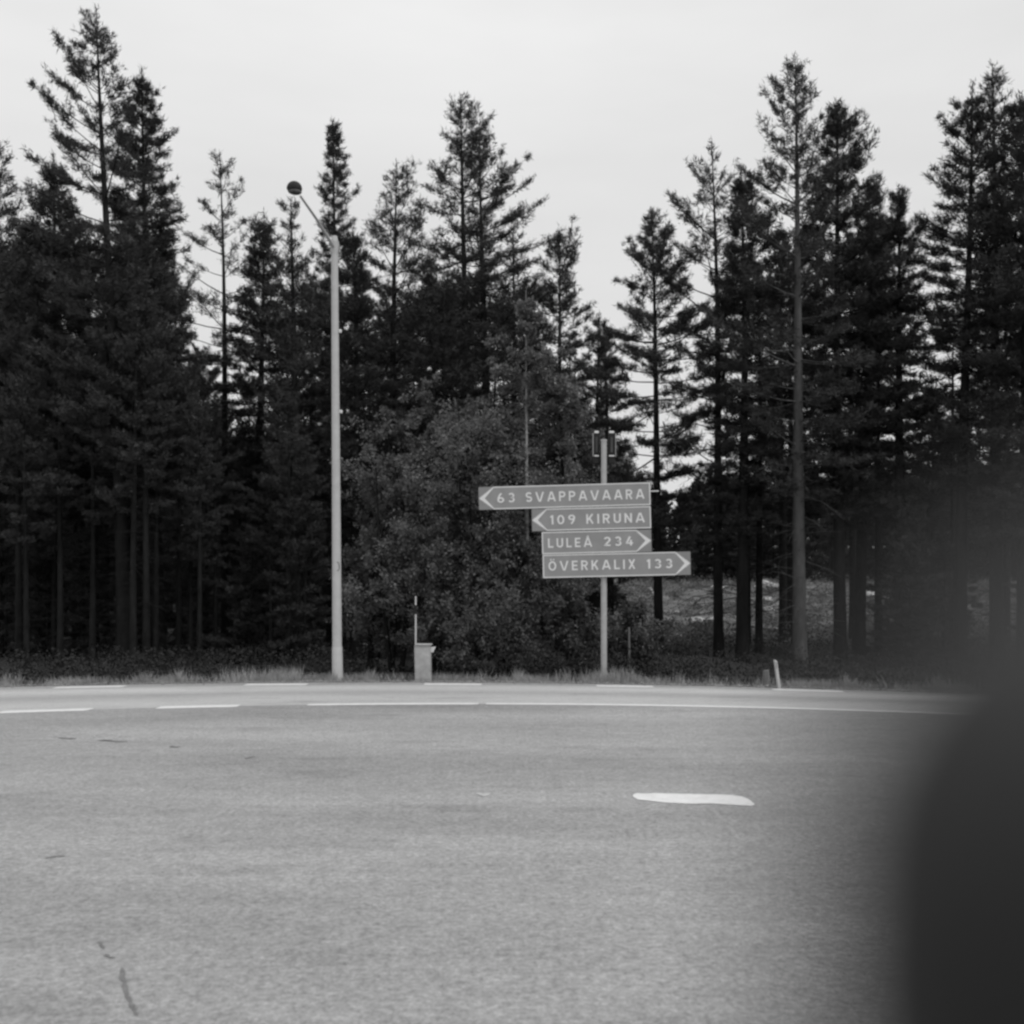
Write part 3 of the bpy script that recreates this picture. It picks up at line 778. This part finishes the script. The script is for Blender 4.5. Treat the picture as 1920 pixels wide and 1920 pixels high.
# service hatch and small brackets on the pole
bm = bmesh.new()
hc = loc(LP(633, 1062, YL - .078)); 
for k in range(20):
    a = 2 * math.pi * k / 20; b = 2 * math.pi * (k + 1) / 20
    f = lambda q: hc + Vector((.030 * math.cos(q), .010 * abs(math.cos(q)), .075 * math.sin(q)))
    cyl(bm, f(a), f(b), .0045, n=6)
bmobj('service_hatch', bm, M['dark'], lamp)
for x_, y_ in ((638, 621), (639.5, 772), (622.5, 487)):
    bm = bmesh.new(); c_ = loc(LP(x_, y_, YL)); box(bm, c_, (.05, .05, .06)); bevel(bm, .008, 1)
    bmobj('bracket', bm, M['white'], lamp)

# ------------------------------------------------------------------ direction sign
YS = 19.2
MS = YS / F / 4.0                  # metres per pixel of the 4x sign crop (origin 860,780)
def SP(u, v, Y=YS): return P(860 + u / 4.0, 780 + v / 4.0, Y)
sb = P(1133, 1277, YS); sb.z = float(gz(sb.x, YS))
sign = empty('direction_sign', sb, 'roadside direction sign with four stacked grey arrow plates on one post', 'road sign')
def sl(v): return Vector(v) - sb
bm = bmesh.new(); cyl(bm, Vector((0, .09, -.3)), sl(SP(1092, 176)) + Vector((0, .09, 0)), .056, .050, 20); bmobj('post', bm, M['post'], sign)
bm = bmesh.new(); cyl(bm, sl(SP(1092, 182)) + Vector((0, .09, 0)), sl(SP(1092, 172)) + Vector((0, .09, 0)), .060, .056, 20); bmobj('post_cap', bm, M['post'], sign)
# pair of dark upright brackets at the head of the post
for u0, u1 in ((1015, 1062), (1124, 1180)):
    bm = bmesh.new(); y0 = .16
    a = sl(SP(u0, 122)); b = sl(SP(u1, 350))
    cx = (a.x + b.x) / 2; wz = a.z - b.z; wx = abs(b.x - a.x)
    box(bm, Vector((cx, y0, (a.z + b.z) / 2)), (wx, .06, wz)); bevel(bm, .006, 1)
    br = bmobj('head_bracket', bm, M['dark'], sign)
    bm = bmesh.new(); box(bm, Vector((cx, y0, a.z + .022)), (wx * .7, .07, .040)); bevel(bm, .008, 1); bmobj('bracket_cap', bm, M['white'], br)
    bm = bmesh.new(); box(bm, Vector((cx, y0 - .037, sl(SP(0, 292)).z)), (wx * .75, .012, .022)); bmobj('bracket_clip', bm, M['white'], br)
    bm = bmesh.new(); xo = a.x if u0 < 1092 else b.x
    box(bm, Vector((xo + (-.006 if u0 < 1092 else .006), y0 - .02, (a.z + b.z) / 2 + wz * .12)), (.010, .05, wz * .78)); bmobj('bracket_edge', bm, M['post'], br)
    bm = bmesh.new(); box(bm, Vector((cx, y0 - .036, (a.z + b.z) / 2 + wz * .12)), (wx * .30, .010, wz * .5)); bmobj('bracket_inlay', bm, M['bark_light'], br)
for v in (215, 300):
    bm = bmesh.new(); a = sl(SP(1040, v)); b = sl(SP(1150, v)); box(bm, Vector(((a.x + b.x) / 2, .155, a.z)), (b.x - a.x, .03, .03)); bmobj('cross_bar', bm, M['dark'], sign)

def arc(cx, cy, rx, ry, a, b, n=14):
    return [(cx + rx * math.cos(R(a + (b - a) * k / n)), cy + ry * math.sin(R(a + (b - a) * k / n))) for k in range(n + 1)]
TH = .165
_six = [arc(.33, .29, .235, .21, 0, 360, 24), [(.098, .31), (.125, .50), (.20, .70), (.30, .86), (.40, .98)]]
_A = [[(.07, 0), (.375, .925), (.485, .925), (.79, 0)], [(.2, .285), (.66, .285)]]
_O = [arc(.39, .5, .305, .418, 0, 360, 30)]
def dot(x, y, r): return [(x - r, y), (x + r, y)]
GLYPH = {
 'A': (.86, _A), 'Å': (.86, _A + [('ring', .43, 1.10, .085)]), 'V': (.86, [[(.07, 1), (.375, .075), (.485, .075), (.79, 1)]]),
 'S': (.66, [arc(.33, .708, .245, .208, 28, 270) + arc(.33, .2925, .245, .208, 90, -152)[1:]]),
 'P': (.66, [[(.083, 0), (.083, 1)], [(.1, .917), (.35, .917)] + arc(.35, .69, .225, .227, 90, -90)[1:] + [(.1, .463)]]),
 'R': (.68, [[(.083, 0), (.083, 1)], [(.1, .917), (.35, .917)] + arc(.35, .70, .225, .217, 90, -90)[1:] + [(.1, .483)], [(.34, .47), (.585, 0)]]),
 'K': (.70, [[(.083, 0), (.083, 1)], [(.12, .37), (.60, 1)], [(.30, .58), (.61, 0)]]),
 'I': (.17, [[(.083, 0), (.083, 1)]]),
 'U': (.68, [[(.083, 1), (.083, .34)] + arc(.34, .34, .257, .257, 180, 360)[1:] + [(.597, 1)]]),
 'N': (.70, [[(.083, 0), (.083, 1)], [(.617, 0), (.617, 1)], [(.10, .93), (.60, .07)]]),
 'L': (.55, [[(.083, 1), (.083, .083), (.55, .083)]]),
 'E': (.58, [[(.57, .917), (.083, .917), (.083, .083), (.58, .083)], [(.1, .5), (.53, .5)]]),
 'Ö': (.78, _O + [('dot', .25, 1.15, .085), ('dot', .53, 1.15, .085)]),
 'X': (.70, [[(.09, 0), (.61, 1)], [(.09, 1), (.61, 0)]]),
 '1': (.30, [[(.215, 0), (.215, 1)], [(.03, .77), (.19, .90)]]),
 '0': (.66, [arc(.33, .5, .245, .418, 0, 360, 30)]),
 '2': (.60, [arc(.30, .69, .215, .227, 165, -38) + [(.10, .10), (.11, .083), (.58, .083)]]),
 '3': (.60, [arc(.29, .712, .20, .205, 150, -90) + arc(.29, .29, .222, .207, 90, -152)[1:]]),
 '4': (.66, [[(.40, .97), (.10, .30), (.11, .275), (.65, .275)], [(.47, .62), (.47, 0)]]),
 '6': (.66, _six), '9': (.66, [[(.66 - x, 1 - y) for x, y in st] for st in _six]),
}
def ribbon(pts, closed=False):
    n = len(pts); out_ = []
    for i, q in enumerate(pts):
        a = pts[i - 1] if i else (pts[-2] if closed else None)
        b = pts[i + 1] if i < n - 1 else (pts[1] if closed else None)
        ds = []
        for u, v in ((a, q), (q, b)):
            if u is None or v is None: continue
            l_ = math.hypot(v[0] - u[0], v[1] - u[1]) or 1e-6; ds.append(((v[0] - u[0]) / l_, (v[1] - u[1]) / l_))
        nx = sum(-d[1] for d in ds); nz = sum(d[0] for d in ds); l_ = math.hypot(nx, nz) or 1e-6; nx /= l_; nz /= l_
        k = 1 / max(.72, nx * -ds[0][1] + nz * ds[0][0])
        out_.append((nx * k, nz * k))
    return out_
def word_mesh(bm, txt, place_fn, gap=.34):
    """flat stroke letters; every stroke a thin raised slab, each a hair prouder than the last"""
    adv = 0; items = []
    for ch in txt:
        wd_, st = GLYPH[ch]; items.append((adv, st)); adv += wd_ + gap
    total = adv - gap; step = 0
    for x0, st in items:
        for sk in st:
            step += 1; y = -.0030 - .00012 * (step % 4)
            th = TH
            if isinstance(sk, tuple):
                kind_, cx, cy, r_ = sk
                if kind_ == 'dot':
                    lo = [(x0 + cx + r_ * math.cos(a), cy + r_ * math.sin(a)) for a in [2 * math.pi * k / 14 for k in range(14)]]
                    prism(bm, [place_fn(p_[0] / total, p_[1]) for p_ in lo], y, .003); continue
                sk = arc(cx, cy, r_, r_, 0, 360, 18); th = .07
            closed = abs(sk[0][0] - sk[-1][0]) + abs(sk[0][1] - sk[-1][1]) < 1e-6
            nr = ribbon(sk, closed)
            for q in range(len(sk) - 1):
                quad = []
                for (p_, n_v, sg) in ((sk[q], nr[q], 1), (sk[q + 1], nr[q + 1], 1), (sk[q + 1], nr[q + 1], -1), (sk[q], nr[q], -1)):
                    quad.append(place_fn((x0 + p_[0] + n_v[0] * th / 2 * sg) / total, p_[1] + n_v[1] * th / 2 * sg))
                prism(bm, quad, y, .003)

def plate(tl, tr_, bl, br_, direction, words_, label):
    """corner pixels in the crop; plate lies in the local u (right) v (up) plane"""
    cu_, cv_ = sum(q[0] for q in (tl, tr_, bl, br_)) / 4, sum(q[1] for q in (tl, tr_, bl, br_)) / 4
    W = ((tr_[0] - tl[0]) + (br_[0] - bl[0])) / 2 * MS; Hh = ((bl[1] - tl[1]) + (br_[1] - tr_[1])) / 2 * MS - .0015
    ang = math.atan2(((tl[1] - tr_[1]) + (bl[1] - br_[1])) / 2, tr_[0] - tl[0])
    c_ = sl(SP(cu_, cv_)); c_.y = 0
    yb, yf = .020, 0.0
    bm = bmesh.new(); box(bm, Vector((0, .012, 0)), (W, .022, Hh)); bevel(bm, .004, 1)
    po = bmobj('sign_plate', bm, M['plate'], sign, c_); po.rotation_euler = (0, -ang, 0); po['label'] = label
    tk = 8.0 * MS; ax = 112 * MS; nt_ = 44 * MS; hv = Hh / 2 - .002; s = 1 if direction == 'L' else -1
    xl, xr = -W / 2 + .004, W / 2 - .004
    bm = bmesh.new()
    def m(pts): return [(s * px_, pz) for px_, pz in pts]
    prism(bm, m([(xl, 0), (xl + ax, hv), (xl + ax, hv - tk), (xl + nt_, 0)]), -.002, .004)
    prism(bm, m([(xl, 0), (xl + nt_, 0), (xl + ax, -hv + tk), (xl + ax, -hv)]), -.002, .004)
    prism(bm, m([(xl + ax, hv), (xr, hv), (xr, hv - tk), (xl + ax, hv - tk)]), -.002, .004)
    prism(bm, m([(xl + ax, -hv), (xr, -hv), (xr, -hv + tk), (xl + ax, -hv + tk)]), -.002, .004)
    prism(bm, m([(xr - tk, hv - tk), (xr, hv - tk), (xr, -hv + tk), (xr - tk, -hv + tk)]), -.002, .004)
    bmesh.ops.remove_doubles(bm, verts=bm.verts, dist=1e-5)
    bmobj('border', bm, M['white'], po)
    # unlettered corners outside the arrow point
    bm = bmesh.new()
    prism(bm, m([(xl - .002, hv + .002), (xl + ax - .03, hv + .002), (xl - .002, .03)]), -.0006, .004)
    prism(bm, m([(xl - .002, -hv - .002), (xl - .002, -.03), (xl + ax - .03, -hv - .002)]), -.0006, .004)
    bmobj('corner_face', bm, M['plateback'], po)
    for s_, u0, u1, v0, v1 in words_:      # text, left, right, top, bottom in crop pixels at its centre
        ww = (u1 - u0) * MS; hh_ = (v1 - v0) * MS
        du = ((u0 + u1) / 2 - cu_) * MS; dv = -((v0 + v1) / 2 - cv_) * MS
        ca, sa = math.cos(-ang), math.sin(-ang)
        lu = du * ca - dv * sa; lv = du * sa + dv * ca
        bm = bmesh.new()
        word_mesh(bm, s_, lambda a_, b_: (lu + (a_ - .5) * ww, lv + (b_ - .5) * hh_))
        bmobj('lettering', bm, M['white'], po)
plate((150, 533), (1438, 497), (150, 705), (1440, 668), 'L', [('63', 288, 420, 578, 650), ('SVAPPAVAARA', 502, 1392, 560, 640 - 7)], 'topmost and longest grey arrow plate pointing left, reading 63 SVAPPAVAARA')
plate((548, 700), (1443, 672), (549, 863), (1443, 845), 'L', [('109', 686, 875, 742, 812), ('KIRUNA', 957, 1395, 731, 803)], 'grey arrow plate pointing left, reading 109 KIRUNA')
plate((622, 868), (1446, 852), (625, 1040), (1446, 1016), 'R', [('LULEÅ', 670, 1000, 915, 985), ('234', 1088, 1308, 904, 974)], 'grey arrow plate pointing right, reading LULEÅ 234')
plate((629, 1042), (1740, 1015), (631, 1216), (1740, 1192), 'R', [('ÖVERKALIX', 673, 1325, 1082, 1154), ('133', 1410, 1603, 1073, 1143)], 'lowest grey arrow plate pointing right, reading ÖVERKALIX 133')
bm = bmesh.new(); a = sl(SP(1400, 563)); b = sl(SP(1502, 562)); cyl(bm, Vector((a.x, .035, a.z)), Vector((b.x, .035, b.z)), .010, n=10); bmobj('bracket_rod', bm, M['white'], sign)
for v in (600, 760, 945, 1115):
    bm = bmesh.new(); c_ = sl(SP(1092, v)); box(bm, Vector((c_.x, .03, c_.z)), (.16, .016, .05)); bmobj('clamp', bm, M['post'], sign)

# ------------------------------------------------------------------ cabinet, stakes, posts
YC = 19.25
cb_ = P(794, 1274, YC); cb_.z = float(gz(cb_.x, YC))
cab = empty('roadside_cabinet', cb_, 'small stained light grey box cabinet standing in the verge grass', 'cabinet')
wC = 31 * YC / F; hC = CAMZ - (1207 - HZ) * YC / F - cb_.z
bm = bmesh.new(); box(bm, Vector((0, .0, hC / 2 - .1)), (wC * .97, .24, hC + .2 - .03)); bevel(bm, .012, 2); bmobj('body', bm, M['cabinet'], cab)
bm = bmesh.new(); box(bm, Vector((.002, -.005, hC - .012)), (wC * 1.02, .27, .022)); bevel(bm, .006, 1); lid = bmobj('lid', bm, M['cabinet'], cab); lid.rotation_euler = (0, R(1.2), 0)
bm = bmesh.new(); box(bm, Vector((.005, -.1215, hC * .47)), (wC * .82, .006, hC * .8)); bevel(bm, .002, 1); bmobj('door', bm, M['cabinet'], cab)
bm = bmesh.new()
x0 = GX(808, YC) - cb_.x; s1 = YC / F
z0 = CAMZ - (1213 - HZ) * YC / F - cb_.z
prism(bm, [(x0, z0), (x0 + 10.5 * s1, z0 + .003), (x0 + 5 * s1, z0 - 11 * s1), (x0 + 1 * s1, z0 - 9 * s1)], -.03, -.022); bmobj('tag', bm, M['white'], cab)
cab.rotation_euler = (0, R(-1.0), 0)

ys_ = 19.42
sb_ = P(779.5, 1273, ys_); sb_.z = float(gz(sb_.x, ys_))
stk = empty('snow_stake', sb_, 'thin white snow stake with a black band rising beside the cabinet', 'stake')
def zz_(y): return CAMZ - (y - HZ) * ys_ / F - sb_.z
for a, b, mm in ((1290, 1151.6, 'stake'), (1134.6, 1118, 'stake')):
    bm = bmesh.new(); cyl(bm, Vector((0, 0, zz_(a))), Vector((0, 0, zz_(b))), .0175 if a > 1200 else .015, .015 if a > 1200 else .014, 12); bmobj('rod', bm, M[mm], stk)
bm = bmesh.new(); cyl(bm, Vector((0, 0, zz_(1151.6) + .001)), Vector((0, 0, zz_(1134.6) - .001)), .0165, .0165, 12); bmobj('black_band', bm, M['black'], stk)

yd = 17.75
db = P(1461, 1292, yd); db.z = -0.02
top_ = P(1453.5, 1236, yd)
dl_ = empty('marker_post', db, 'leaning white marker post at the road edge right of the sign', 'marker post')
v_ = top_ - db
bm = bmesh.new(); rot = v_.to_track_quat('Z', 'Y').to_matrix()
hw_ = 8.5 * yd / F / 2
vv = box(bm, v_ / 2, (hw_ * 2, .05, v_.length), rot)
for v in bm.verts:
    if v.co.z > v_.z * .8 and v.co.x > v_.x: v.co.z -= .03
bevel(bm, .008, 1); bmobj('post_body', bm, M['stake'], dl_)
bm = bmesh.new(); box(bm, v_ * .80 + Vector((0, -.028, 0)), (hw_ * 1.1, .006, .10), rot); bmobj('reflector', bm, M['plate'], dl_)

yt_ = 21.2
tb = P(1181, 1278, yt_); tb.z = float(gz(tb.x, yt_))
bm = bmesh.new(); tp_ = P(1179.5, 1176, yt_) - tb
cyl(bm, Vector((0, 0, -.2)), tp_, .024, .020, 8); 
for v in bm.verts: v.co.x += .006 * math.sin(v.co.z * 4)
tag(bmobj('wooden_stake', bm, M['wood'], loc=tb), 'thin weathered wooden stake right of the sign post', 'stake')
yq = 18.35
qb = P(1437, 1290, yq); qb.z = float(gz(qb.x, yq))
bm = bmesh.new(); cyl(bm, Vector((0, 0, -.1)), Vector((-.01, 0, .24)), .075, .055, 9)
bmesh.ops.subdivide_edges(bm, edges=bm.edges, cuts=2)
for v in bm.verts: v.co += Vector((mn.noise(v.co * 9), mn.noise(v.co * 9 + Vector((3, 3, 3))), mn.noise(v.co * 9 + Vector((7, 7, 7))))) * .025
tag(bmobj('tree_stump', bm, M['wood'], loc=qb), 'low grey stump in the grass left of the leaning marker post', 'stump')

# ------------------------------------------------------------------ photographer's hand near the lens
def capsule(bm, a, b, ra, rb):
    a, b = Vector(a), Vector(b)
    for k in range(7):
        q = k / 6; c_ = a.lerp(b, q); r_ = ra + (rb - ra) * q
        bmesh.ops.create_icosphere(bm, subdivisions=2, radius=r_, matrix=Matrix.Translation(c_))
    cyl(bm, a, b, ra, rb, 14)
WR = Vector((.128, -.035, 1.488))
FING = {
 'index': [(.074, .022, 1.532), (.0420, .044, 1.554), (.0239, .0505, 1.5790), (.0232, .0500, 1.5884), (.0241, .0498, 1.5942), (.0250, .0496, 1.5978)],
 'middle': [(.080, .001, 1.522), (.047, .020, 1.514), (.020, .006, 1.524), (.012, -.010, 1.534)],
 'ring': [(.083, -.022, 1.517), (.046, -.010, 1.511), (.018, -.026, 1.524), (.010, -.038, 1.534)],
 'little': [(.085, -.044, 1.515), (.054, -.040, 1.511), (.032, -.052, 1.524), (.024, -.060, 1.534)],
}
RAD = {'index': (.0118, .0114, .0112, .0104, .0084, .0058), 'middle': (.0118, .0105, .0095, .0085), 'ring': (.0112, .0098, .009, .008), 'little': (.010, .0088, .008, .007)}
bm = bmesh.new()
for k, pts in FING.items():
    r_ = RAD[k]
    capsule(bm, WR + (Vector(pts[0]) - WR) * .12, pts[0], .020, r_[0] * 1.2)
    for i in range(len(pts) - 1): capsule(bm, pts[i], pts[i + 1], r_[i], r_[i + 1])
th = [(.118, -.050, 1.515), (.100, -.078, 1.548), (.086, -.100, 1.572), (.062, -.104, 1.586)]
capsule(bm, WR, th[0], .021, .016)
for i, (a, b) in enumerate(((.016, .013), (.013, .011), (.011, .0095))): capsule(bm, th[i], th[i + 1], a, b)
capsule(bm, WR, WR + Vector((.028, -.036, -.062)), .023, .026)
me = bpy.data.meshes.new('h'); bm.to_mesh(me); bm.free()
tmp = bpy.data.objects.new('h', me); COL.objects.link(tmp)
rm = tmp.modifiers.new('r', 'REMESH'); rm.mode = 'VOXEL'; rm.voxel_size = .0016
sm = tmp.modifiers.new('s', 'SMOOTH'); sm.iterations = 6; sm.factor = .5
hand_me = bpy.data.meshes.new_from_object(tmp.evaluated_get(bpy.context.evaluated_depsgraph_get()))
bpy.data.objects.remove(tmp)
for pl in hand_me.polygons: pl.use_smooth = True
hand_me.materials.clear()
per = empty('person', (.16, -.07, 1.42), 'dark blurred fingertip of a hand close in front of the lens at the right edge', 'person')
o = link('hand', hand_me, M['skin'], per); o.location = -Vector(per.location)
bm = bmesh.new(); e0 = WR + Vector((.016, -.021, -.036)); e1 = Vector((.26, -.20, 1.25))
cyl(bm, e0, e1, .036, .058, 28); bmesh.ops.subdivide_edges(bm, edges=[e for e in bm.edges if abs(e.verts[0].co.z - e.verts[1].co.z) > .1], cuts=14)
for v in bm.verts: v.co += Vector((mn.noise(v.co * 22), mn.noise(v.co * 22 + Vector((4, 4, 4))), 0)) * .006
o = bmobj('sleeve', bm, M['cloth'], per, smooth=True); o.location = -Vector(per.location)

# ------------------------------------------------------------------ unseen camera body, added to shade the fingertip (lens rim just behind the viewpoint)
cm_ = empty('camera', (0, -.05, 1.55), 'unseen black plastic box camera at the viewpoint, added to shade the fingertip', 'camera')
bm = bmesh.new(); box(bm, Vector((0, -.012, .047)), (.140, .056, .094)); bevel(bm, .006, 3); bmobj('body', bm, M['camplastic'], cm_)
bm = bmesh.new(); box(bm, Vector((0, -.010, .104)), (.052, .050, .018)); bevel(bm, .004, 2); bmobj('viewfinder', bm, M['camplastic'], cm_)
bm = bmesh.new()
prof = [(.030, .016), (.030, .044), (.026, .0465), (.015, .0465), (.013, .040), (.013, .018)]
rings = []
for r_, y_ in prof:
    rings.append([bm.verts.new((r_ * math.cos(2 * math.pi * k / 40), y_, .05 + r_ * math.sin(2 * math.pi * k / 40))) for k in range(40)])
for a, b in zip(rings[:-1], rings[1:]):
    for k in range(40): bm.faces.new((a[k], a[(k + 1) % 40], b[(k + 1) % 40], b[k]))
bmobj('lens_barrel', bm, M['camplastic'], cm_, smooth=False)
